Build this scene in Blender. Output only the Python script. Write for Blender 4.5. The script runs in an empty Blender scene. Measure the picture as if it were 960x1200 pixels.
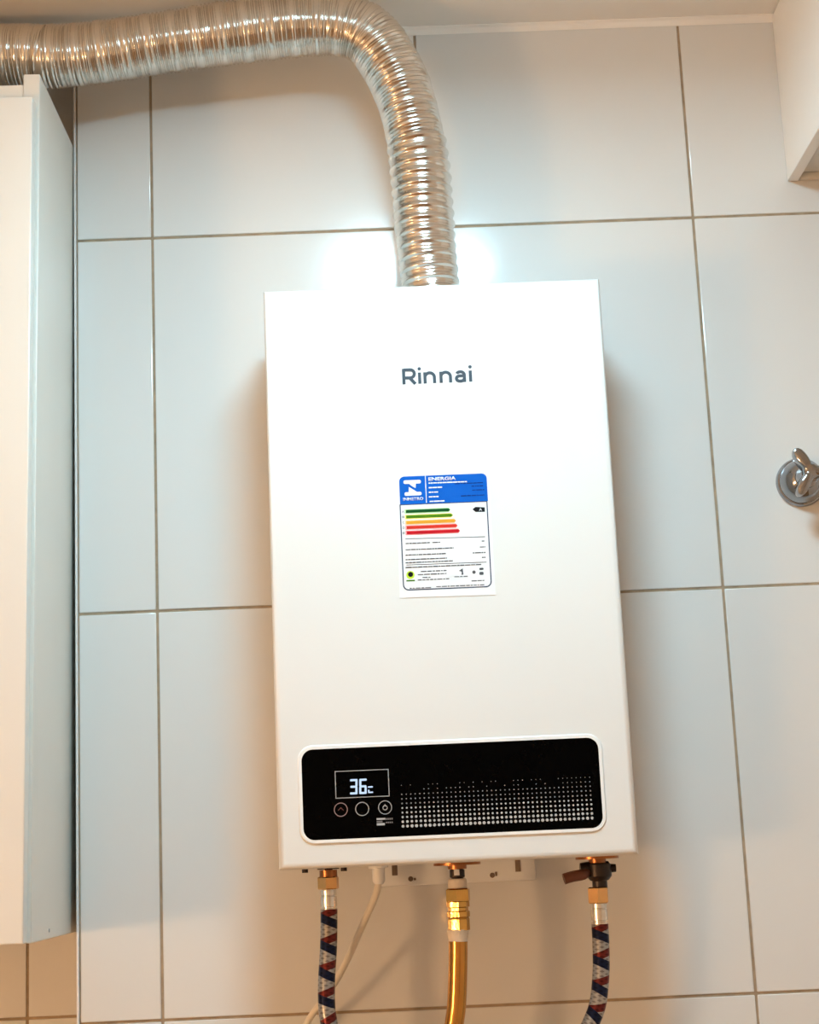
import bpy, bmesh, math, random
from mathutils import Vector, Matrix
import numpy as np

PI = math.pi
SC = bpy.context.scene
COL = SC.collection
ZO = 1.35                      # floor level sits 1.35 m below the tile joint used as the height datum
random.seed(7)

# ------------------------------------------------------------------ camera
def make_camera():
    pitch, yaw, roll = 0.1993, 0.0158, -0.0439
    f0 = Vector((math.sin(yaw)*math.cos(pitch), math.cos(yaw)*math.cos(pitch), math.sin(pitch)))
    r0 = f0.cross(Vector((0, 0, 1))).normalized(); u0 = r0.cross(f0)
    r = math.cos(roll)*r0 + math.sin(roll)*u0
    u = -math.sin(roll)*r0 + math.cos(roll)*u0
    cd = bpy.data.cameras.new('camera'); cam = bpy.data.objects.new('camera', cd); COL.objects.link(cam)
    cd.sensor_fit = 'VERTICAL'; cd.sensor_height = 36.0; cd.sensor_width = 28.8
    cd.lens = 1960.77/1200*36.0
    cd.clip_start = 0.02
    m = Matrix(((r.x, u.x, -f0.x, 0.2593), (r.y, u.y, -f0.y, -1.8709), (r.z, u.z, -f0.z, 0.1676+ZO), (0, 0, 0, 1)))
    cam.matrix_world = m
    SC.camera = cam
make_camera()

# ------------------------------------------------------------------ exposure, world, lamp strengths
SC.view_settings.view_transform = 'Standard'
SC.view_settings.look = 'None'
SC.view_settings.gamma = 1.0
SC.view_settings.use_curve_mapping = False
SC.view_settings.exposure = 0.0

LAMP_W = 90.0       # round ceiling lamp
WARM_W = 118.0       # warm globe lamp on the left wall

world = bpy.data.worlds.new('world'); SC.world = world; world.use_nodes = True
world.node_tree.nodes['Background'].inputs[0].default_value = (0.75, 0.85, 1.0, 1)
world.node_tree.nodes['Background'].inputs[1].default_value = 0.3

# ------------------------------------------------------------------ mesh helpers
class MB:
    """collects shapes; build() links them as one mesh object"""
    def __init__(s): s.v = []; s.f = []; s.uv = {}; s.smooth = []
    def add(s, verts, faces, uvs=None, smooth=False):
        b = len(s.v); s.v += [tuple(p) for p in verts]
        for i, fc in enumerate(faces):
            if uvs: s.uv[len(s.f)] = uvs[i]
            s.f.append([b+k for k in fc]); s.smooth.append(smooth)
        return s
    def box(s, x0, x1, y0, y1, z0, z1):
        v = [(x, y, z) for z in (z0, z1) for y in (y0, y1) for x in (x0, x1)]
        return s.add(v, [(0, 2, 3, 1), (4, 5, 7, 6), (0, 1, 5, 4), (2, 6, 7, 3), (0, 4, 6, 2), (1, 3, 7, 5)])
    def cbox(s, c, d): return s.box(c[0]-d[0]/2, c[0]+d[0]/2, c[1]-d[1]/2, c[1]+d[1]/2, c[2]-d[2]/2, c[2]+d[2]/2)
    def bbox(s, x0, x1, y0, y1, z0, z1, r, seg=2, all_edges=True, axis=None):
        """box with rounded edges; axis limits the rounding to edges parallel to it or touching the -y face ('front')"""
        s_flat = []; bm = bmesh.new(); bmesh.ops.create_cube(bm, size=1)
        for v in bm.verts:
            v.co = Vector((x0+(v.co.x+.5)*(x1-x0), y0+(v.co.y+.5)*(y1-y0), z0+(v.co.z+.5)*(z1-z0)))
        ed = list(bm.edges)
        if axis == 'front': ed = [e for e in ed if any(abs(v.co.y-y0) < 1e-7 for v in e.verts)]
        if axis == 'rim': ed = [e for e in ed if all(abs(v.co.y-y0) < 1e-7 for v in e.verts)]
        bmesh.ops.bevel(bm, geom=ed, offset=r, segments=seg, profile=.5, affect='EDGES', clamp_overlap=True)
        bm.verts.index_update()
        for f in bm.faces: f.normal_update()
        for f in bm.faces: s_flat.append(max(abs(c) for c in f.normal) > .9999)
        s.add([v.co[:] for v in bm.verts], [[v.index for v in f.verts] for f in bm.faces], smooth=seg > 1)
        k = len(s.f)-len(s_flat)
        for i, fl in enumerate(s_flat):
            if fl: s.smooth[k+i] = False
        bm.free(); return s
    def tube(s, pts, rad, n=16, cap=True, smooth=True, flat=None):
        """swept tube with uv (around, metres along)"""
        pts = [Vector(p) for p in pts]
        if not hasattr(rad, '__len__'): rad = [rad]*len(pts)
        T = []
        for i in range(len(pts)):
            a = pts[max(i-1, 0)]; b = pts[min(i+1, len(pts)-1)]; T.append((b-a).normalized())
        ref = Vector((0, 1, 0)) if abs(T[0].y) < .9 else Vector((1, 0, 0))
        N = (ref - T[0]*ref.dot(T[0])).normalized()
        V = []; L = [0.0]
        for i, p in enumerate(pts):
            if i: L.append(L[-1]+(p-pts[i-1]).length)
            N = (N - T[i]*N.dot(T[i])).normalized(); B = T[i].cross(N)
            for k in range(n):
                a = 2*PI*k/n; V.append(p+(N*math.cos(a)+B*math.sin(a))*rad[i])
        F = []; U = []
        for i in range(len(pts)-1):
            for k in range(n):
                k2 = (k+1) % n
                F.append((i*n+k, i*n+k2, (i+1)*n+k2, (i+1)*n+k))
                U.append([(k/n, L[i]), ((k+1)/n, L[i]), ((k+1)/n, L[i+1]), (k/n, L[i+1])])
        s.add(V, F, U, smooth)
        if cap:
            b = len(s.v)-len(V)
            for fc in ([b+k for k in range(n)][::-1], [b+(len(pts)-1)*n+k for k in range(n)]):
                s.f.append(fc); s.smooth.append(False)
        return s
    def lathe(s, prof, origin, axis, n=32, smooth=True):
        """profile of (radius, distance along axis)"""
        a = Vector(axis).normalized(); ref = Vector((0, 0, 1)) if abs(a.z) < .9 else Vector((1, 0, 0))
        N = (ref-a*ref.dot(a)).normalized(); B = a.cross(N); o = Vector(origin)
        V = [o+a*h+(N*math.cos(2*PI*k/n)+B*math.sin(2*PI*k/n))*r for r, h in prof for k in range(n)]
        F = [(i*n+k, i*n+(k+1) % n, (i+1)*n+(k+1) % n, (i+1)*n+k) for i in range(len(prof)-1) for k in range(n)]
        b = len(s.v); s.add(V, F, None, smooth)
        for fc in ([b+k for k in range(n)][::-1], [b+(len(prof)-1)*n+k for k in range(n)]):
            s.f.append(fc); s.smooth.append(False)
        return s
    def prism(s, poly, y0, y1):
        """polygon in x,z given a depth between y0 (front) and y1"""
        n = len(poly)
        v = [(x, y0, z) for x, z in poly]+[(x, y1, z) for x, z in poly]
        return s.add(v, [list(range(n)), list(range(n, 2*n))[::-1]]+[(i, n+i, n+(i+1) % n, (i+1) % n) for i in range(n)])
    def ring(s, outer, inner, y0, y1):
        n = len(outer)
        v = [(x, y0, z) for x, z in outer]+[(x, y0, z) for x, z in inner]+[(x, y1, z) for x, z in outer]+[(x, y1, z) for x, z in inner]
        F = []
        for i in range(n):
            j = (i+1) % n
            F += [(i, j, n+j, n+i), (2*n+i, 3*n+i, 3*n+j, 2*n+j), (i, 2*n+i, 2*n+j, j), (n+i, n+j, 3*n+j, 3*n+i)]
        return s.add(v, F)
    def build(s, name, mat, parent=None, loc=None):
        me = bpy.data.meshes.new(name)
        me.from_pydata(s.v, [], s.f)
        if s.uv:
            ul = me.uv_layers.new(name='uv')
            for p in me.polygons:
                u = s.uv.get(p.index)
                if u:
                    for k, li in enumerate(p.loop_indices): ul.data[li].uv = u[k]
        me.polygons.foreach_set('use_smooth', s.smooth)
        bm = bmesh.new(); bm.from_mesh(me); bmesh.ops.recalc_face_normals(bm, faces=bm.faces); bm.to_mesh(me); bm.free()
        me.update()
        if any(s.smooth): me.set_sharp_from_angle(angle=math.radians(38))
        me.polygons.foreach_set('use_smooth', s.smooth); me.update()
        me.materials.append(mat)
        return link(name, me, parent, loc)

def link(name, me, parent=None, loc=None):
    o = bpy.data.objects.new(name, me); COL.objects.link(o)
    if loc is not None: o.location = loc
    if parent is not None:
        o.parent = parent
        if not loc:
            p = Vector(parent.location); q = parent
            while q.parent: q = q.parent; p += Vector(q.location)
            o.location = -p
    return o
def tag(o, label, cat, group=None):
    o['label'] = label; o['category'] = cat
    if group: o['group'] = group
    return o
def thing(name, label, cat, loc, group=None):
    o = bpy.data.objects.new(name, None); o.empty_display_size = .05; COL.objects.link(o); o.location = loc
    return tag(o, label, cat, group)
def struct(o): o['kind'] = 'structure'; return o
def rrect(x0, x1, z0, z1, r, seg=6, corners=(1, 1, 1, 1)):
    """rounded rectangle, corners bl br tr tl"""
    P = []
    for (cx, cz, a0, on) in ((x0, z0, PI, corners[0]), (x1, z0, 1.5*PI, corners[1]), (x1, z1, 0, corners[2]), (x0, z1, .5*PI, corners[3])):
        rr = r if on else 1e-5
        ox = cx+rr if cx == x0 else cx-rr; oz = cz+rr if cz == z0 else cz-rr
        for k in range(seg+1):
            a = a0+.5*PI*k/seg; P.append((ox+rr*math.cos(a), oz+rr*math.sin(a)))
    return P
def circ(x, z, r, n=24): return [(x+r*math.cos(2*PI*k/n), z+r*math.sin(2*PI*k/n)) for k in range(n)]
def spline(P, step):
    """Catmull-Rom through the points, resampled evenly"""
    P = [np.array(p, float) for p in P]; Q = [2*P[0]-P[1]]+P+[2*P[-1]-P[-2]]; out = []
    for i in range(1, len(Q)-2):
        for t in np.linspace(0, 1, 40, endpoint=False):
            a, b, c, d = Q[i-1:i+3]
            out.append(.5*((2*b)+(c-a)*t+(2*a-5*b+4*c-d)*t*t+(-a+3*b-3*c+d)*t**3))
    out.append(P[-1]); out = np.array(out)
    L = np.r_[0, np.cumsum(np.linalg.norm(np.diff(out, axis=0), axis=1))]
    t = np.linspace(0, L[-1], max(2, int(L[-1]/step)+1))
    return np.stack([np.interp(t, L, out[:, k]) for k in range(3)], 1), t

# ------------------------------------------------------------------ materials
def mat(name, col, rough=.5, metal=0., coat=0., noise=0., nscale=8., bump=0., bscale=40., emit=None, estr=0., spec=.5):
    m = bpy.data.materials.new(name); m.use_nodes = True
    nt = m.node_tree; b = nt.nodes['Principled BSDF']
    b.inputs['Base Color'].default_value = (*col, 1); b.inputs['Roughness'].default_value = rough
    b.inputs['Metallic'].default_value = metal; b.inputs['Coat Weight'].default_value = coat
    b.inputs['Coat Roughness'].default_value = .05; b.inputs['Specular IOR Level'].default_value = spec
    if emit: b.inputs['Emission Color'].default_value = (*emit, 1); b.inputs['Emission Strength'].default_value = estr
    if noise or bump:
        tc = nt.nodes.new('ShaderNodeTexCoord')
    if noise:
        n = nt.nodes.new('ShaderNodeTexNoise'); n.inputs['Scale'].default_value = nscale; n.inputs['Detail'].default_value = 4
        r = nt.nodes.new('ShaderNodeValToRGB')
        r.color_ramp.elements[0].position = .3; r.color_ramp.elements[1].position = .7
        r.color_ramp.elements[0].color = (*[c*(1-noise) for c in col], 1); r.color_ramp.elements[1].color = (*[min(1, c*(1+noise)) for c in col], 1)
        nt.links.new(tc.outputs['Object'], n.inputs['Vector']); nt.links.new(n.outputs['Fac'], r.inputs['Fac'])
        nt.links.new(r.outputs['Color'], b.inputs['Base Color'])
    if bump:
        n2 = nt.nodes.new('ShaderNodeTexNoise'); n2.inputs['Scale'].default_value = bscale
        bp = nt.nodes.new('ShaderNodeBump'); bp.inputs['Strength'].default_value = bump; bp.inputs['Distance'].default_value = .002
        nt.links.new(tc.outputs['Object'], n2.inputs['Vector']); nt.links.new(n2.outputs['Fac'], bp.inputs['Height'])
        nt.links.new(bp.outputs['Normal'], b.inputs['Normal'])
    return m
M = {}
M['tile'] = mat('white_glazed_tile', (.72, .71, .68), .12, noise=.012, nscale=3, bump=.25, bscale=5)
M['grout'] = mat('tan_grout', (.36, .27, .18), .9, noise=.2, nscale=60, bump=.3, bscale=300)
M['plaster'] = mat('ceiling_plaster', (.88, .85, .80), .9, noise=.02, nscale=5, bump=.1, bscale=80)
M['paint'] = mat('warm_wall_paint', (.80, .74, .66), .8, noise=.02, nscale=4)
M['floor'] = mat('brown_floor', (.34, .22, .13), .35, noise=.15, nscale=5)
M['trim'] = mat('white_trim', (.78, .76, .73), .35, noise=.02, nscale=10)
M['enamel'] = mat('white_enamel', (.765, .76, .73), .3, noise=.008, nscale=6, bump=.08, bscale=7)
M['plastic'] = mat('white_plastic', (.86, .86, .84), .25, noise=.01, nscale=20)
M['cab'] = mat('white_laminate', (.75, .71, .635), .38, noise=.012, nscale=9)
M['cabside'] = mat('pale_laminate', (.90, .87, .82), .34, noise=.012, nscale=7)
M['cabdoor'] = mat('cream_laminate', (.765, .735, .67), .32, noise=.012, nscale=7)
M['glass'] = mat('black_glass', (.0008, .0008, .0008), .15, spec=.03, noise=.2, nscale=30)
M['print_white'] = mat('printed_white', (.46, .46, .46), .5, noise=.02, nscale=50)
M['print_grey'] = mat('printed_grey', (.33, .33, .33), .5, noise=.02, nscale=50)
M['print_dim'] = mat('printed_dim_grey', (.16, .15, .15), .5, noise=.02, nscale=50)
M['print_dots'] = mat('printed_faint_grey', (.24, .24, .25), .5, noise=.02, nscale=50)
M['print_red'] = mat('printed_dim_red', (.14, .05, .045), .5, noise=.02, nscale=50)
M['print_black'] = mat('printed_black', (.008, .008, .01), .6, spec=.1, noise=.05, nscale=50)
M['logo'] = mat('logo_grey', (.06, .08, .10), .6, spec=.15, noise=.02, nscale=50)
M['led'] = mat('lit_digit', (.01, .02, .05), .6, spec=.1, emit=(.62, .78, 1.0), estr=1.0, noise=.01, nscale=10)
M['paper'] = mat('label_paper', (.82, .82, .82), .6, spec=.15, noise=.01, nscale=30)
M['blue'] = mat('label_blue', (.003, .105, .50), .6, spec=.1, noise=.04, nscale=30)
for n_, c_ in (('dark_green', (.003, .07, .015)), ('olive_green', (.07, .20, .005)), ('amber', (.72, .33, .03)), ('red', (.62, .035, .02)), ('dark_red', (.50, .008, .015)),
               ('pale_green', (.45, .75, .35)), ('pale_yellow', (.95, .85, .2)), ('pale_orange', (.95, .62, .35)), ('pale_pink', (.9, .42, .38)), ('pale_red', (.85, .3, .3)),
               ('navy_grey', (.05, .065, .11)), ('ink', (.10, .10, .11)), ('pale_ink', (.12, .12, .13)), ('lime', (.55, .75, .05))):
    M[n_] = mat('label_'+n_, c_, .6, spec=.1, noise=.03, nscale=60)
M['brass'] = mat('brass', (.62, .36, .10), .17, 1, noise=.12, nscale=40, bump=.15, bscale=120)
M['nutbrass'] = mat('bright_brass_nut', (.72, .40, .16), .2, 1, noise=.1, nscale=60)
M['copper'] = mat('brown_copper', (.33, .13, .05), .3, 1, noise=.2, nscale=50)
M['pipe'] = mat('golden_brass_pipe', (.52, .25, .06), .17, 1, noise=.12, nscale=30, bump=.1, bscale=60)
M['steel'] = mat('brushed_steel', (.72, .68, .62), .25, 1, noise=.05, nscale=60)
M['chrome'] = mat('chrome', (.36, .37, .39), .06, 1, noise=.02, nscale=20)
M['dark'] = mat('dark_bronze', (.03, .02, .016), .35, .6, noise=.2, nscale=50)
M['lever'] = mat('red_brown_lever', (.13, .045, .025), .4, .3, noise=.2, nscale=50)
M['teflon'] = mat('white_sealing_tape', (.76, .66, .54), .6, noise=.08, nscale=80, bump=.4, bscale=300)
M['cord'] = mat('cream_cord', (.78, .70, .57), .45, noise=.03, nscale=40)
M['hole'] = mat('dark_hole', (.20, .14, .10), .8, noise=.1, nscale=40)
M['lampdisc'] = mat('lit_diffuser', (.9, .9, .9), .5, emit=(.515, .832, 1.0), estr=LAMP_W, noise=.005, nscale=3)
M['lampside'] = mat('lit_side_diffuser', (.9, .9, .9), .5, emit=(.515, .832, 1.0), estr=LAMP_W*.13, noise=.005, nscale=3)
M['warmdisc'] = mat('lit_warm_diffuser', (.9, .8, .6), .5, emit=(1.0, .605, .31), estr=WARM_W, noise=.005, nscale=3)

def duct_mat():
    m = mat('corrugated_aluminium', (.74, .75, .76), .2, 1)
    nt = m.node_tree; b = nt.nodes['Principled BSDF']
    tc = nt.nodes.new('ShaderNodeTexCoord'); n = nt.nodes.new('ShaderNodeTexNoise'); n.inputs['Scale'].default_value = 30; n.inputs['Detail'].default_value = 6
    r = nt.nodes.new('ShaderNodeValToRGB'); r.color_ramp.elements[0].color = (.66, .63, .58, 1); r.color_ramp.elements[1].color = (.82, .79, .74, 1)
    bp = nt.nodes.new('ShaderNodeBump'); bp.inputs['Strength'].default_value = .25; bp.inputs['Distance'].default_value = .002
    nt.links.new(tc.outputs['Object'], n.inputs['Vector']); nt.links.new(n.outputs['Fac'], r.inputs['Fac']); nt.links.new(r.outputs['Color'], b.inputs['Base Color'])
    nt.links.new(n.outputs['Fac'], bp.inputs['Height']); nt.links.new(bp.outputs['Normal'], b.inputs['Normal'])
    return m
M['duct'] = duct_mat()

def braid_mat():
    """silver braid with red and navy threads wound along the hose (uv: around, metres along)"""
    m = mat('braided_sleeve', (.6, .6, .6), .3, .75)
    nt = m.node_tree; b = nt.nodes['Principled BSDF']; N = nt.nodes.new; L = nt.links.new
    uv = N('ShaderNodeUVMap'); uv.uv_map = 'uv'; sx = N('ShaderNodeSeparateXYZ'); L(uv.outputs[0], sx.inputs[0])
    def math_(op, a, c=None):
        n = N('ShaderNodeMath'); n.operation = op
        for i, v in enumerate((a, c)):
            if v is None: continue
            if hasattr(v, 'is_linked'): L(v, n.inputs[i])
            else: n.inputs[i].default_value = v
        return n.outputs[0]
    v = math_('MULTIPLY', sx.outputs[1], 1/.0265)
    fr = lambda s: math_('FRACT', s)
    wv = math_('MULTIPLY', math_('SINE', math_('MULTIPLY', sx.outputs[0], 2*PI)), .13)
    h1 = fr(math_('ADD', v, wv)); h2 = fr(math_('SUBTRACT', v, wv))
    red = math_('LESS_THAN', h1, .30); blue = math_('LESS_THAN', fr(math_('ADD', h2, .72)), .34)
    # fine weave of crossing strands
    w1 = fr(math_('ADD', math_('MULTIPLY', sx.outputs[1], 1/.0048), math_('MULTIPLY', sx.outputs[0], 5)))
    w2 = fr(math_('SUBTRACT', math_('MULTIPLY', sx.outputs[1], 1/.0048), math_('MULTIPLY', sx.outputs[0], 5)))
    gap = math_('MULTIPLY', math_('LESS_THAN', w1, .5), math_('LESS_THAN', w2, .5))
    def mix(f, a, c):
        n = N('ShaderNodeMix'); n.data_type = 'RGBA'; L(f, n.inputs[0])
        for i, x in ((6, a), (7, c)):
            if hasattr(x, 'is_linked'): L(x, n.inputs[i])
            else: n.inputs[i].default_value = (*x, 1)
        return n.outputs[2]
    c = mix(red, (.35, .33, .30), (.13, .017, .013))
    c = mix(blue, c, (.006, .010, .034))
    dk = N('ShaderNodeMix'); dk.data_type = 'RGBA'; dk.blend_type = 'MULTIPLY'; L(gap, dk.inputs[0]); L(c, dk.inputs[6]); dk.inputs[7].default_value = (.55, .5, .5, 1); c = dk.outputs[2]
    L(c, b.inputs['Base Color'])
    bp = N('ShaderNodeBump'); bp.inputs['Strength'].default_value = .5; bp.inputs['Distance'].default_value = .0008
    L(math_('ADD', w1, w2), bp.inputs['Height']); L(bp.outputs['Normal'], b.inputs['Normal'])
    return m
M['braid'] = braid_mat()

def text(s, x0, x1, z0, h, y, m, name, parent, bold=0.0, depth=.0002):
    """writing in the x,z plane: from x0 to x1, baseline z0, capital height h"""
    cu = bpy.data.curves.new(name, 'FONT'); cu.body = s; cu.size = 1; cu.extrude = 0; cu.offset = bold; cu.resolution_u = 4
    t = bpy.data.objects.new(name, cu); COL.objects.link(t)
    bpy.context.view_layer.update()
    dg = bpy.context.evaluated_depsgraph_get()
    me = bpy.data.meshes.new_from_object(t.evaluated_get(dg)); bpy.data.objects.remove(t); bpy.data.curves.remove(cu)
    P = [v.co.copy() for v in me.vertices]
    ax = min(p.x for p in P); bx = max(p.x for p in P); H = .729
    for v, p in zip(me.vertices, P):
        v.co = Vector((x0+(p.x-ax)/(bx-ax)*(x1-x0), 0, p.y/H*h))
    bm = bmesh.new(); bm.from_mesh(me)
    ext = bmesh.ops.extrude_face_region(bm, geom=bm.faces[:])
    for e in ext['geom']:
        if isinstance(e, bmesh.types.BMVert): e.co.y = -depth
    bmesh.ops.translate(bm, vec=(0, y, z0), verts=bm.verts); bmesh.ops.recalc_face_normals(bm, faces=bm.faces)
    bm.to_mesh(me); bm.free(); me.name = name; me.materials.clear(); me.materials.append(m)
    return link(name, me, parent)

# ------------------------------------------------------------------ the room
TH, TW, GR = .4436, .32, .0028
XE = -.0892                                 # left end of the white tiled wall
CEIL = 1.142+ZO
XL, XR, YF = -1.60, 1.60, -3.0
wall = struct(MB().box(XE, XR, .0014, .12, 0, CEIL).build('wall_back', M['grout']))
alcove = struct(MB().box(XL, XE, .1014, .22, 0, CEIL).build('wall_alcove', M['grout']))
zs = [0]+[k*TH+ZO for k in (-2, -1, 0, 1, 2)]+[CEIL-.005]
def lay(xs, y, m, parent):
    g = GR/2; cache = {}
    for i in range(len(xs)-1):
        for j in range(len(zs)-1):
            w, h = round(xs[i+1]-xs[i]-GR, 4), round(zs[j+1]-zs[j]-GR, 4)
            if (w, h) not in cache:
                cache[(w, h)] = MB().bbox(-w/2, w/2, 0, .009, -h/2, h/2, .0012, 2, axis='front').build('tile', m, parent, (0, 0, 0)).data
                o = [c for c in COL.objects if c.data == cache[(w, h)]][0]
            else: o = link('tile', cache[(w, h)], parent, (0, 0, 0))
            o.location = ((xs[i]+xs[i+1])/2, y+random.uniform(-.0002, .0002), (zs[j]+zs[j+1])/2)
            o.rotation_euler = (random.uniform(-.0014, .0014), 0, random.uniform(-.0014, .0014))
lay([XE, 0, TW, 2*TW, 3*TW, 4*TW, XR], 0, M['tile'], wall)
lay([XL, -1.4466, -1.1266, -.8066, -.4866, -.1666, XE], .1, M['tile'], alcove)
struct(MB().bbox(XE-.0028, XE-.0002, -.0012, .0995, 0, CEIL-.001, .0006, 1).build('trim_1', M['trim']))
cv = [(0, CEIL), (0, CEIL-.0135)]+[(-.012+.012*math.cos(a), CEIL-.0135+.0135*math.sin(a)) for a in ()]
m_ = MB(); pr_ = [(0.0012, -.0085), (-.0006, -.0085), (-.0016, -.0062), (-.0034, -.0030), (-.0062, -.0010), (-.0062, 0), (.0012, 0)]
m_.add([(XE, y, CEIL+z) for y, z in pr_]+[(XR, y, CEIL+z) for y, z in pr_],
       [list(range(7)), list(range(7, 14))[::-1]]+[(i, 7+i, 7+(i+1) % 7, (i+1) % 7) for i in range(7)])
struct(m_.build('trim_2', M['plaster']))
struct(MB().box(XL-.1, XR+.1, YF-.1, .22, CEIL, CEIL+.1).build('ceiling', M['plaster']))
struct(MB().box(XL-.1, XR+.1, YF-.1, .22, -.1, 0).build('floor', M['floor']))
struct(MB().box(XL-.1, XL, YF, .1, 0, CEIL).build('wall_left', M['paint']))
struct(MB().box(XL, XR, YF-.1, YF, 0, CEIL).build('wall_front', M['paint']))
struct(MB().box(XR, XR+.1, YF, .0014, 0, CEIL).build('wall_right', M['paint']))

# ------------------------------------------------------------------ lamps
LX, LY, LB = .318, -.715, -.055
t = thing('ceiling_light', 'round flat white ceiling lamp above the water heater', 'lamp', (LX, LY, CEIL))
MB().lathe([(.136, 0), (.138, -.002), (.138, -.007), (.136, -.009), (.1285, -.009), (.1285, 0)], (LX, LY, CEIL), (0, 0, 1), 48).build('frame', M['trim'], t)
MB().lathe([(.128, -.001), (.128, LB+.004), (.1275, LB+.001)], (LX, LY, CEIL), (0, 0, 1), 48).build('drum_side', M['lampside'], t)
MB().lathe([(.1255, LB+.003), (.1265, LB), (.1255, LB-.001)], (LX, LY, CEIL), (0, 0, 1), 48).build('diffuser', M['lampdisc'], t)
GX, GY, GZ = -1.44, -1.72, -.02+ZO
t = thing('wall_lamp', 'warm frosted globe lamp on the left wall', 'lamp', (XL, GY, GZ))
MB().lathe([(.06, 0), (.06, .015), (.02, .02), (.02, .06), (.045, .062), (.045, .07)], (XL, GY, GZ), (1, 0, 0), 32).build('bracket', M['steel'], t)
MB().lathe([(.10*math.sin(a), -.10*math.cos(a)) for a in [.4+(PI-.42)*k/16 for k in range(17)]], (GX+.01, GY, GZ), (1, 0, 0), 32).build('globe', M['warmdisc'], t)

# ------------------------------------------------------------------ water heater
HX0, HX1, HZ0, HZ1, HF = .1400, .5015, .1535+ZO, .7615+ZO, -.16
H = thing('water_heater', 'white wall-hung gas water heater with a black glass control strip', 'water heater', (.321, -.08, HZ0))
rs = MB().bbox(HX0+.006, HX1-.006, -.06, -.003, HZ0+.004, HZ1-.004, .004, 2).build('rear_case', M['enamel'], H)
cover = MB()
cover.bbox(HX0, HX1, HF, -.055, HZ0, HZ1, .0060, 5, axis='rim').build('front_cover', M['enamel'], H)
# control strip: white raised bezel, black glass with its display, buttons and dots
PX0, PX1, PZ0, PZ1 = .1660, .4672, .1815+ZO, .2718+ZO
bz = MB(); n_out = rrect(PX0-.0052, PX1+.0052, PZ0-.0052, PZ1+.0052, .0165, 8); n_mid = rrect(PX0-.003, PX1+.003, PZ0-.003, PZ1+.003, .0145, 8); n_in = rrect(PX0, PX1, PZ0, PZ1, .0115, 8)
k_ = len(n_out)
V_ = [(x, HF+.001, z) for x, z in n_out]+[(x, HF-.0016, z) for x, z in n_mid]+[(x, HF-.0016, z) for x, z in n_in]+[(x, HF+.001, z) for x, z in n_in]
bz.add(V_, [(a*k_+i, a*k_+(i+1) % k_, (a+1)*k_+(i+1) % k_, (a+1)*k_+i) for a in range(3) for i in range(k_)], smooth=True)
bezel = bz.build('bezel', M['plastic'], H)
YG = HF-.0008
glass = MB().prism(n_in, YG, HF+.001).build('control_panel', M['glass'], H)
glass['label'] = 'black glass control strip with a lit temperature display'
def on(name, mb, m, parent=None): return mb.build(name, m, parent or glass)
dx0, dx1, dz0, dz1 = .1992, .2537, .2217+ZO, .2491+ZO
on('display_frame', MB().ring([(dx0, dz0), (dx1, dz0), (dx1, dz1), (dx0, dz1)], [(dx0+.0008, dz0+.0008), (dx1-.0008, dz0+.0008), (dx1-.0008, dz1-.0008), (dx0+.0008, dz1-.0008)], YG-.0003, YG+.0005), M['print_grey'])
def seg7(x, z, w, h, on_, tk, lean=.04):
    mb = MB(); q = tk/2; mz = z+h/2
    segs = {'a': (x, x+w, z+h-tk, z+h), 'd': (x, x+w, z, z+tk), 'g': (x+q*.3, x+w-q*.3, mz-q, mz+q), 'f': (x, x+tk, mz, z+h-q*.5), 'b': (x+w-tk, x+w, mz, z+h-q*.5),
            'e': (x, x+tk, z+q*.5, mz), 'c': (x+w-tk, x+w, z+q*.5, mz)}
    for s in on_:
        x0, x1, z0, z1 = segs[s]
        P = rrect(x0, x1, z0, z1, tk*.35, 2)
        mb.prism([(px+(pz-z)*lean, pz) for px, pz in P], YG-.0004-.00003*ord(s)/97, YG+.0004)
    return mb
on('display_digit', seg7(.2139, .2252+ZO, .0075, .0152, 'abgcd', .0021), M['led'])
on('display_digit', seg7(.2232, .2252+ZO, .0075, .0152, 'afgecd', .0021), M['led'])
on('display_digit', seg7(.2322, .2258+ZO, .0050, .0068, 'aed', .0014, 0), M['led'])
for i, (bx, bzc) in enumerate(((.2041, .2106), (.2256, .2104), (.2487, .2109))):
    c = (bx, bzc+ZO)
    b = on('button', MB().ring(circ(*c, .0070), circ(*c, .0062), YG-.0003, YG+.0005), M['print_red'] if False else M['print_grey'])
    if i == 0:
        b['label'] = 'round button with a dim red ring'
        b.data.materials[0] = mat('printed_rose', (.30, .20, .19), .5, noise=.02, nscale=50)
        x, z = c; on('button_icon', MB().prism([(x-.0028, z-.0012), (x, z+.0014), (x+.0028, z-.0012), (x+.0028, z-.0004), (x, z+.0024), (x-.0028, z-.0004)], YG-.0003, YG+.0005), M['print_red'])
    if i == 2:
        x, z = c; on('button_icon', MB().ring(circ(x, z-.0003, .0026), circ(x, z-.0003, .0017), YG-.0003, YG+.0005).cbox((x, YG-.0001, z+.0022), (.0007, .0007, .0022)), M['print_grey'])
pt = MB()
pt.box(.2397, .2484, YG-.0003, YG+.0004, .1989+ZO, .2006+ZO).box(.2397, .2478, YG-.0003, YG+.0004, .1934+ZO, .1956+ZO)
on('printed_caption', pt, M['print_white'])
pt = MB()
for i in range(4):
    pt.box(.2488+.0019*i, .2502+.0019*i, YG-.0003, YG+.0004, .1986+ZO, .2003+ZO).box(.2488+.0019*i, .2502+.0019*i, YG-.0003, YG+.0004, .1952+ZO, .1966+ZO)
pt.box(.2397, .2455, YG-.0003, YG+.0004, .1963+ZO, .1980+ZO)
on('printed_caption', pt, M['print_dim'])
dm = MB(); dd = MB()
rad = [.00158, .00138, .00120, .00108, .00097, .00086, .00076, .00066, .00056, .00046]
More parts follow.
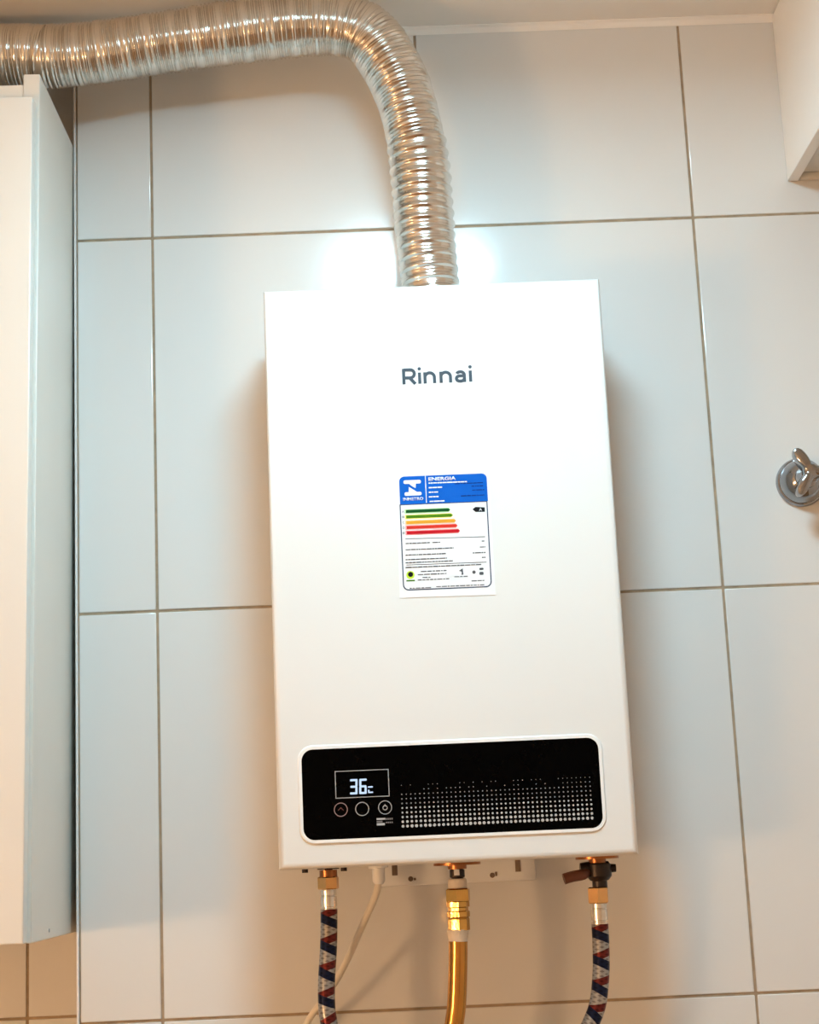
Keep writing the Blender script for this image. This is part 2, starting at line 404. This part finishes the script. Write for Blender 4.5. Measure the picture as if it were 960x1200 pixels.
for j, r in enumerate(rad):
    for i in range(43):
        if j > 7 and (i < 36 and random.random() < .5): continue
        rr = r*random.uniform(.88, 1.08); a0 = .3
        (dm if j < 5 else dd).prism([(.2660+i*.004535+rr*math.cos(a0+k*PI/4), .1915+ZO+j*.00452+rr*math.sin(a0+k*PI/4)) for k in range(8)], YG-.0003, YG+.0004)
for mb, m in ((dm, M['print_white']), (dd, M['print_dots'])):
    on('dot_grid', mb, m)['kind'] = 'stuff'
# logo
def ribbon(mb, pts, w, y0, y1):
    pts = [Vector((p[0], p[1])) for p in pts]; n = len(pts); A, B = [], []
    for i in range(n):
        d0 = (pts[i]-pts[i-1]).normalized() if i else (pts[1]-pts[0]).normalized()
        d1 = (pts[i+1]-pts[i]).normalized() if i < n-1 else d0
        m = (d0+d1).normalized(); nn = Vector((-m.y, m.x)); k = w/2/max(.6, nn.dot(Vector((-d0.y, d0.x))))
        A.append(pts[i]+nn*k); B.append(pts[i]-nn*k)
    for i in range(n-1): mb.prism([tuple(A[i]), tuple(A[i+1]), tuple(B[i+1]), tuple(B[i])], y0, y1)
LGX, LGZ, LW = .2850, .6513+ZO, .0033
def logo(k, strokes, dots=()):
    mb = MB(); q = 0
    for P in strokes:
        q += 1; ribbon(mb, [(LGX+x/1000, LGZ+z/1000) for x, z in P], LW, HF-.00035-.00002*q, HF+.0002)
    for x, z in dots: mb.prism(circ(LGX+x/1000, LGZ+z/1000, .00185, 14), HF-.00035, HF+.0002)
    mb.build('logo_letter', M['logo'], H)
arc = lambda cx, cz, rx, rz, a0, a1, n=10: [(cx+rx*math.cos(math.radians(a0+(a1-a0)*i/n)), cz+rz*math.sin(math.radians(a0+(a1-a0)*i/n))) for i in range(n+1)]
logo('R', [[(1.5, 0), (1.5, 17)], [(1.5, 15.7)]+arc(8.6, 11.3, 4.3, 4.4, 90, -90)+[(1.5, 6.9)], [(7.8, 6.9), (13.6, 0)]])
logo('i', [[(18.3, 0), (18.3, 12.3)]], [(18.3, 16.4)])
for x in (24, 41):
    logo('n', [[(x, 0), (x, 12.3)], [(x, 7)]+arc(x+5, 6.6, 5, 4.9, 165, 0, 12)+[(x+10, 0)]])
logo('a', [[(58.0, 9.4)]+arc(61.6, 8.0, 4.2, 3.4, 140, 0, 10)+[(65.8, 0)], [(65.8, 6.9), (61.2, 6.9)]+arc(61.0, 4.0, 3.7, 2.9, 90, 270, 10)+arc(61.9, 4.2, 3.9, 3.1, 280, 345, 6)])
logo('i', [[(72.3, 0), (72.3, 12.3)]], [(72.3, 16.4)])
# energy label
EX, EZ, EY = .2728, .4228+ZO, HF-.0006
def lab(x, z): return (EX+x/1000, EZ+z/1000)
sheet = MB().prism([lab(-.6, 0.2), lab(98.8, -.6), lab(98.6, 131.6), lab(1.2, 133)], EY, HF+.0004).build('energy_label', M['paper'], H)
sheet['label'] = 'white energy rating label with a blue header and coloured bars'
YL = EY
def lb(name, mb, m): return mb.build(name, m, sheet)
def lpoly(P, lift=.00015): return MB().prism([lab(*p) for p in P], YL-lift, YL+.0001)
def lrect(mb, x0, x1, z, h, lift=.00015, dz=0): return mb.prism([lab(x0, z-h/2), lab(x1, z-h/2+dz), lab(x1, z+h/2+dz), lab(x0, z+h/2)], YL-lift, YL+.0001)
P = rrect(4.0, 96.0, 98.6, 128.4, 5.5, 5, (0, 0, 1, 1)); lb('blue_header', lpoly(P), M['blue'])
lb('label_border', MB().ring([lab(*p) for p in rrect(3.4, 95.4, 7.6, 98.6, 6, 5, (1, 1, 0, 0))], [lab(*p) for p in rrect(4.6, 94.2, 8.8, 97.8, 5, 5, (1, 1, 0, 0))], YL-.00012, YL+.0001), M['navy_grey'])
em = MB(); em.prism([lab(*p) for p in rrect(8.6, 26.8, 120.3, 124.2, 1.6, 3)], YL-.0003, YL); em.prism([lab(*p) for p in rrect(9.2, 27, 107.6, 111.4, 1.6, 3)], YL-.0003, YL)
em.prism([lab(*p) for p in ((13.5, 121), (21.5, 121), (21, 115.5), (17.5, 117.5))], YL-.00028, YL); em.prism([lab(*p) for p in ((14, 117), (17.5, 114.6), (23, 111), (13.5, 111))], YL-.00028, YL)
lb('emblem', em, M['paper'])
text('INMETRO', *(EX+.0075, EX+.0285), EZ+.1026, .0032, YL-.0001, M['paper'], 'printed_text', sheet, bold=.02)
lb('header_rule', lrect(MB(), 31.3, 32.1, 113.8, 29, .0003), M['paper'])
text('ENERGIA', *(EX+.0348, EX+.0636), EZ+.1228, .0036, YL-.0001, M['paper'], 'printed_text', sheet, bold=.03)
def words(name, rows, m, h=1.0, gap=.8, dz=0):
    rng = random.Random(len(rows)*3+int(rows[0][0])); mb = MB()
    for x0, x1, z in rows:
        x = x0
        while x < x1-.8:
            w = min(rng.uniform(1.6, 6.5), x1-x); lrect(mb, x, x+w, z, h*rng.uniform(.8, 1.1), .0003); x += w+gap
    return lb(name, mb, m)
words('printed_lines', [(34.8, 75, 120.2), (34.8, 48.9, 115.3), (34.6, 44.3, 110.4), (34.4, 44.6, 105.5), (35, 51.4, 100.6)], M['paper'], 1.3, .4)
navy = mat('label_deep_blue', (.003, .03, .18), .6, spec=.1, noise=.03, nscale=60)
words('printed_lines', [(62, 92, 118.4), (79.5, 93, 115), (80, 93, 110.8), (67.9, 92.6, 105.2)], navy, 1.0, .5)
for z, x1, m1, m2 in ((90.9, 56.4, 'dark_green', 'pale_green'), (85.1, 58.8, 'olive_green', 'pale_yellow'), (79.1, 61.8, 'amber', 'pale_orange'), (73.8, 63.2, 'red', 'pale_pink'), (68.2, 65.4, 'dark_red', 'pale_red')):
    lb('energy_bar', MB().prism([lab(8.5, z-2.4), lab(x1-2, z-2.4), lab(x1, z), lab(x1-2, z+2.4), lab(8.5, z+2.4)], YL-.0002, YL+.0001), M[m2])
    lb('energy_bar', MB().prism([lab(9.8, z-1.6), lab(x1-2, z-1.6), lab(x1-.4, z), lab(x1-2, z+1.6), lab(9.8, z+1.6)], YL-.00035, YL+.0001), M[m1])
for k, ch in enumerate('ABCDE'):
    text(ch, EX+.0058, EX+.0079, EZ+.0898-.0057*k, .0024, YL-.0001, M['print_black'], 'printed_text', sheet)
lb('rating_arrow', lpoly([(79.3, 90.4), (82.5, 87.5), (92.2, 87.2), (92.2, 92), (82.5, 92.8)]), M['print_black'])
text('A', EX+.0862, EX+.0892, EZ+.0885, .003, YL-.00015, M['paper'], 'printed_text', sheet)
rl = MB(); lrect(rl, 8, 91, 62, .7, dz=-1.2); lrect(rl, 8, 91, 34.4, .7, dz=-.4)
lb('label_rule', rl, M['ink'])
words('printed_lines', [(8.1, 33.2, 57), (36, 44, 57), (7.8, 57.6, 50.4), (7.5, 49.3, 44.8), (7.3, 50.2, 40), (7.2, 57, 36.8), (7, 86, 31.8), (87.2, 91.2, 56.3), (85, 90.9, 50.1), (77.2, 90.6, 44.2), (86.6, 90.3, 39.1)], M['ink'], 1.1, .5)
words('printed_lines', [(22.6, 49.7, 27), (19.2, 49, 23.8), (24, 33, 20.6), (19, 51.5, 18.2), (57, 72, 20), (74.6, 87.8, 14.9), (10.3, 33.4, 9.8), (37.8, 87.5, 10.4)], M['ink'], 1.0)
lb('round_seal', MB().prism([lab(*p) for p in circ(11.6, 23.8, 4.3, 14)], YL-.00012, YL+.0001), M['lime'])
lb('round_seal', MB().prism([lab(*p) for p in circ(11.8, 24.4, 2.7, 14)], YL-.00025, YL+.0001), M['print_black'])
lb('seal_caption', lrect(MB(), 7.2, 16, 17.9, 1.5, .0002), M['olive_green'])
sm = MB(); sm.prism([lab(*p) for p in ((62, 26), (66, 28.5), (66.5, 22), (64.5, 21.5), (64.8, 25))], YL-.0002, YL); sm.prism([lab(*p) for p in circ(77.5, 24, 1.8, 10)], YL-.0002, YL)
sm.prism([lab(*p) for p in rrect(83.2, 87.6, 26, 28.2, .8, 2)], YL-.0002, YL); sm.prism([lab(*p) for p in rrect(83, 87.4, 20.8, 24, 1, 2)], YL-.0002, YL)
lb('small_symbols', sm, M['ink'])

# parts below the heater: rear tab with its slots, the three ports, the power cord
YT = -.0125
tab = thing('wall_bracket', 'white slotted mounting bracket on the wall just below the water heater', 'bracket', (.3235, 0, .13+ZO))
MB().bbox(.2385, .4085, YT, -.0006, .1300+ZO, .1570+ZO, .001, 1).build('plate', M['plastic'], tab)
for x in (.2725, .3612): MB().lathe([(.0028, 0), (.0028, .003)], (x, YT-.001, .1372+ZO), (0, 1, 0), 12).build('screw_hole', M['hole'], tab)
for x, zc, w, h in ((.3655, .1385, .002, .0045), (.277, .1368, .0025, .0025), (.3895, .1478, .0058, .016), (.2555, .1475, .006, .012)):
    MB().cbox((x, YT, zc+ZO), (w, .002, h)).build('slot', M['hole'], tab)
YP = -.1
def port(x, r, h): return MB().lathe([(r, 0), (r, -h), (r*.4, -h), (r*.4, -h-.004)], (x, YP, HZ0+.0005), (0, 0, 1), 28)
port(.3205, .0245, .0035).build('port_flange', M['copper'], H)
port(.4660, .0225, .0035).build('port_flange', M['copper'], H)
p_ = port(.187, .0115, .002)
for sx in (-.0235, .0165): p_.lathe([(.0032, 0), (.0032, -.004)], (.187+sx, -.11, HZ0), (0, 0, 1), 10)
p_.build('port_flange', M['dark'], H)
cd, _ = spline([(.2386, -.09, HZ0-.012), (.2387, -.089, .1397+ZO), (.2345, -.086, .1226+ZO), (.2198, -.075, .0931+ZO), (.2052, -.062, .0640+ZO), (.1912, -.05, .0395+ZO),
                (.1705, -.04, .0120+ZO), (.1570, -.032, -.006+ZO), (.120, -.022, -.07+ZO), (.09, -.016, -.2+ZO), (.085, -.012, -.5+ZO), (.085, .003, -.62+ZO)], .004)
PC = thing('power_cord', 'cream power cord hanging behind the left hose', 'cord', (.2386, -.09, HZ0))
MB().tube(cd, .0036, 12).build('cable', M['cord'], PC)
MB().lathe([(.0105, 0), (.0105, -.0025), (.0068, -.003), (.0066, -.016), (.0046, -.019)], (.2386, -.09, HZ0), (0, 0, 1), 20).build('cord_gland', M['plastic'], PC)

# ------------------------------------------------------------------ exhaust duct
D = thing('exhaust_duct', 'crinkled silver aluminium exhaust duct rising from the heater top and bending left', 'duct', (.3225, -.095, HZ1))
c2 = [(.3228, .764), (.3215, .79), (.3182, .8474), (.3166, .9188), (.3112, .9655), (.2992, 1.0213), (.2800, 1.0650), (.2600, 1.0890), (.2334, 1.1000), (.1962, 1.1030), (.1353, 1.0985), (.0372, 1.0880),
      (-.0450, 1.0775), (-.10, 1.0745), (-.158, 1.0775), (-.5, 1.083), (XL+.004, 1.085)]
path, tl = spline([(x, -.095, z+ZO) for x, z in c2], .00085)
SE = .188   # length of the stretched lower stretch
wob = [random.uniform(-1, 1) for _ in range(80)]
R_ = []
for i, s in enumerate(tl):
    base = .0318+.0030*min(1, max(0, (s-.2)/.15))+.0012*max(0, 1-s/.02)
    fine = math.cos(2*PI*s/.0046)
    if s < SE:
        k = s/.0137; ph = k-math.floor(k); seam = math.exp(-((ph-.5)/.19)**2)
        r = base+.0024*seam+.00022*fine
    else:
        k = (s-SE)/.0276; ph = k-math.floor(k); seam = min(1, max(0, 1.6-abs(ph-.5)/.085))
        r = base+.0013*seam+.00105*math.cos(2*PI*(ph-.5)*6)*(1-seam)
    r += .0004*wob[int(s/.0276) % 80]
    R_.append(r)
tb = MB(); tb.tube([tuple(p) for p in path], R_, 40, cap=False)
rng = random.Random(3)
ph1, ph2 = [rng.uniform(0, 6) for _ in range(2)]
for q in range(len(tb.v)):
    i, k = divmod(q, 40); s = tl[i]; c = Vector(path[i]); p = Vector(tb.v[q])
    a = 2*PI*k/40
    e = 1+.012*math.sin(2*a+s*23+ph1)+.010*math.sin(3*a-s*41+ph2)
    tb.v[q] = tuple(c+(p-c)*e)
tube = tb.build('flexible_tube', M['duct'], D)
MB().lathe([(.0345, 0), (.0345, .004), (.0305, .004), (.0305, .016)], (.3228, -.095, HZ1), (0, 0, 1), 40).build('collar', M['steel'], D)

# ------------------------------------------------------------------ hoses and gas pipe
def hexnut(mb, x, y, z0, z1, r):
    ch = r*.1
    prof = [(r*.88, z0), (r, z0+ch), (r, z1-ch), (r*.88, z1)]
    b0 = len(mb.v); mb.lathe(prof, (x, y, 0), (0, 0, 1), 6, smooth=False)
    ca, sa = math.cos(.36), math.sin(.36)
    for i in range(b0, len(mb.v)):
        vx, vy, vz = mb.v[i]; vx -= x; vy -= y
        mb.v[i] = (x+vx*ca-vy*sa, y+vx*sa+vy*ca, vz)
    return mb
def hose(label, x, ztop, pts, nipple, nut, fer):
    t = thing('braided_hose', label, 'hose', (x, YP, ztop), 'braided water hoses under the heater')
    if nipple: MB().lathe([(.0092, nipple[0]), (.0092, nipple[1])], (x, YP, 0), (0, 0, 1), 24).build('nipple', M['copper'], t)
    hexnut(MB(), x-.0003, YP, nut[0], nut[1], .0115).build('nut', M['nutbrass'], t)
    a, b = fer; h = a-b
    MB().lathe([(.0082, a+.001), (.0082, a-.004), (.0073, a-.0044), (.0073, a-.0052), (.0085, a-.0056), (.0085, b+.006), (.0074, b+.0055), (.0074, b+.0045), (.0085, b+.004), (.0085, b)], (x-.0005, YP, 0), (0, 0, 1), 24).build('ferrule', M['steel'], t)
    P, _ = spline(pts, .003)
    MB().tube([tuple(p) for p in P], .0088, 20).build('sleeve', M['braid'], t)
    return t
z = lambda v: v+ZO
hose('red, blue and silver braided hose on the left port, beside the cream cord', .1869, HZ0-.004,
     [(.1864, YP, z(.112)), (.1858, YP, z(.0946)), (.1846, YP, z(.0732)), (.1815, YP, z(.0394)), (.1810, YP, z(.014)), (.1830, YP, z(-.004)), (.186, YP, z(-.04)), (.185, YP+.005, z(-.14)), (.184, YP+.04, z(-.21)), (.184, .004, z(-.235))],
     (z(.1512), z(.1440)), (z(.1316), z(.1446)), (z(.1300), z(.1085)))
hose('red, blue and silver braided hose curving below the dark valve', .4650, z(.1235),
     [(.4645, YP, z(.085)), (.4641, YP, z(.0611)), (.4624, YP, z(.0356)), (.4572, YP, z(.0062)), (.4478, YP, z(-.0145)), (.430, YP, z(-.045)), (.405, YP, z(-.10)), (.395, YP+.01, z(-.16)), (.392, YP+.05, z(-.21)), (.392, .004, z(-.235))],
     None, (z(.1055), z(.1222)), (z(.1050), z(.0828)))
t = thing('stop_valve', 'small dark valve with a red-brown lever under the heater', 'valve', (.4672, YP, HZ0-.004))
vb = MB(); vb.lathe([(.0085, z(.1465)), (.0125, z(.1450)), (.0130, z(.1330)), (.0100, z(.1290)), (.0078, z(.1280)), (.0078, z(.1205))], (.4672, YP, 0), (0, 0, 1), 24)
vb.lathe([(.0065, -.0195), (.0075, -.012), (.0075, .010), (.0045, .012), (.0040, .0175)], (.4672, YP, z(.1405)), (1, 0, 0), 18)
vb.build('body', M['dark'], t)
lv = MB(); P, _ = spline([(.4555, YP-.004, z(.1372)), (.448, YP-.009, z(.1352)), (.438, YP-.012, z(.1340)), (.4290, YP-.013, z(.1318))], .002)
lv.tube([tuple(p) for p in P], [.0042+.0016*min(1, i/4) for i in range(len(P))], 10)
lv.build('lever', M['lever'], t)
MB().lathe([(.0042, 0), (.0042, -.004), (.002, -.0045)], (.4535, YP-.006, z(.136)), (1, .2, 0), 10).build('lever_screw', M['dark'], t)
t = thing('gas_pipe', 'golden brass gas pipe with white sealing tape below the middle port', 'pipe', (.3202, YP, HZ0-.004))
g = MB().lathe([(.0062, z(.1465)), (.0078, z(.1455)), (.0078, z(.1385)), (.0062, z(.1375)), (.0062, z(.125))], (.3202, YP, 0), (0, 0, 1), 20).build('inlet_stub', M['dark'], t)
MB().cbox((.3195, YP-.0078, z(.1432)), (.0055, .002, .006)).build('inlet_screw', M['steel'], t)
MB().lathe([(.0085, z(.1368)), (.0098, z(.1355)), (.0098, z(.1275)), (.0085, z(.1265))], (.3200, YP, 0), (0, 0, 1), 24).build('sealing_tape', M['teflon'], t)
nb = MB(); hexnut(nb, .3200, YP, z(.1130), z(.1270), .0133)
nb.lathe([(.0118, z(.1135)), (.0118, z(.1085)), (.0104, z(.1075)), (.0104, z(.1045)), (.0118, z(.1035)), (.0118, z(.0985)), (.0105, z(.0975)), (.0112, z(.0960)), (.0112, z(.0850))], (.3195, YP, 0), (0, 0, 1), 8, smooth=False)
nb.build('fitting', M['brass'], t)
MB().lathe([(.0112, z(.0858)), (.0108, z(.080)), (.0092, z(.0722))], (.3180, YP, 0), (0, 0, 1), 24).build('sealing_tape', M['teflon'], t)
P, _ = spline([(.3178, YP, z(.074)), (.3170, YP, z(.058)), (.3150, YP, z(.03)), (.3128, YP, z(.0083)), (.3097, YP, z(-.0084)), (.302, YP, z(-.05)), (.295, YP, z(-.14)), (.294, YP+.02, z(-.20)), (.294, YP+.06, z(-.225)), (.294, .004, z(-.23))], .004)
pp = MB(); pp.tube([tuple(p) for p in P], .0098, 20); pp.build('pipe', M['pipe'], t)

# ------------------------------------------------------------------ wall cabinets
TILT = math.radians(.5)
CX, CZ0, CZ1 = -.0970, .0945+ZO, 1.008+ZO
t = thing('wall_cabinet', 'tall cream-fronted wall cabinet left of the water heater', 'cabinet', (CX, 0, CZ0+.46))
W_ = .78; yb, yf = .096, -.187
def cab(name, mb, m, parent=t): return mb.build(name, m, parent)
cab('side_panel', MB().bbox(CX-.018, CX, yf, yb, CZ0, CZ1, .0012, 2), M['cab'])
cab('side_panel', MB().bbox(CX-W_, CX-W_+.018, yf, yb, CZ0, CZ1, .0012, 2), M['cab'])
cab('top_panel', MB().bbox(CX-W_+.018, CX-.018, yf+.001, yb-.006, .976+ZO, .9965+ZO, .001, 1), M['cab'])
cab('bottom_panel', MB().bbox(CX-W_+.018, CX-.018, yf+.001, yb-.006, CZ0+.002, CZ0+.02, .001, 1), M['cab'])
cab('back_panel', MB().box(CX-W_+.018, CX-.018, yb-.006, yb, CZ0, .9965+ZO), M['cab'])
for x1 in (CX-.0035, CX-.0035-.386):
    cab('door', MB().bbox(x1-.384, x1, -.2065, -.1885, CZ0+.0004, .9725+ZO, .0015, 2), M['cabdoor'])
cab('cover_cap', MB().lathe([(.002, 0), (.002, .0006)], (CX, -.102, CZ0+.0085), (1, 0, 0), 10), M['print_grey'])
t.rotation_euler = (0, TILT, 0)
RX, RZ = .7555, .9275+ZO
t = thing('wall_cabinet', 'pale wall cabinet reaching the ceiling at the upper right corner', 'cabinet', (RX+.3, -.17, RZ))
ry, rw = -.34, .64
cab('side_panel', MB().bbox(RX, RX+.013, ry, -.0005, RZ, CEIL-.001, .0012, 2), M['cabside'], t)
cab('side_panel', MB().bbox(RX+rw-.018, RX+rw, ry, -.0005, RZ, CEIL-.001, .0012, 2), M['cabside'], t)
cab('bottom_panel', MB().bbox(RX+.0145, RX+rw-.018, ry, -.0075, RZ+.008, RZ+.024, .0012, 1), M['cab'], t)
cab('back_rail', MB().bbox(RX+.0145, RX+rw-.018, -.006, -.0005, RZ+.0005, RZ+.06, .0008, 1), M['cab'], t)
cab('top_panel', MB().box(RX+.018, RX+rw-.018, ry, -.0005, CEIL-.02, CEIL-.001), M['cab'], t)
for k in range(2):
    cab('door', MB().bbox(RX+.002+k*.319, RX+.319+k*.319, ry-.0195, ry-.0015, RZ+.001, CEIL-.004, .0015, 2), M['cabside'], t)

# ------------------------------------------------------------------ chrome valve on the wall
VX, VZ = .7385, .5612+ZO
t = thing('shower_valve', 'chrome shutoff valve with a three-pointed handle on the tiled wall', 'valve', (VX, 0, VZ))
o_, ax = (VX, .0005, VZ), (0, -1, 0)
MB().lathe([(.0285, 0), (.0285, .0035), (.0270, .0058), (.0258, .0062), (.0252, .0095), (.0235, .0150), (.0200, .0205), (.0160, .0245), (.0120, .0270)], o_, ax, 48).build('flange', M['chrome'], t)
MB().lathe([(.0125, .022), (.0125, .034), (.0105, .038), (.0095, .046)], o_, ax, 32).build('bonnet', M['chrome'], t)
n = 72; hp = []
hx, hz = VX-.0005, VZ+.0016
def hr(a, s): return .0085+s*.0228*((1+math.cos(3*a))/2)**2.7
V_ = []; prof = [(.45, .040, .0), (.90, .0402, .0), (.98, .0412, .0), (1.0, .0435, .0), (1.0, .0520, .0), (.97, .0545, .0), (.88, .0555, .0), (.45, .0575, .0)]
for sc, d, _ in prof:
    for k in range(n):
        a = 2*PI*k/n; r = hr(a, 1)*sc; V_.append((hx+r*math.cos(a), -d, hz+r*math.sin(a)))
hb = MB(); hb.add(V_, [(i*n+k, i*n+(k+1) % n, (i+1)*n+(k+1) % n, (i+1)*n+k) for i in range(len(prof)-1) for k in range(n)]+[list(range(n))[::-1], [(len(prof)-1)*n+k for k in range(n)]], smooth=True)
hb.build('handle', M['chrome'], t)

bpy.context.view_layer.update()
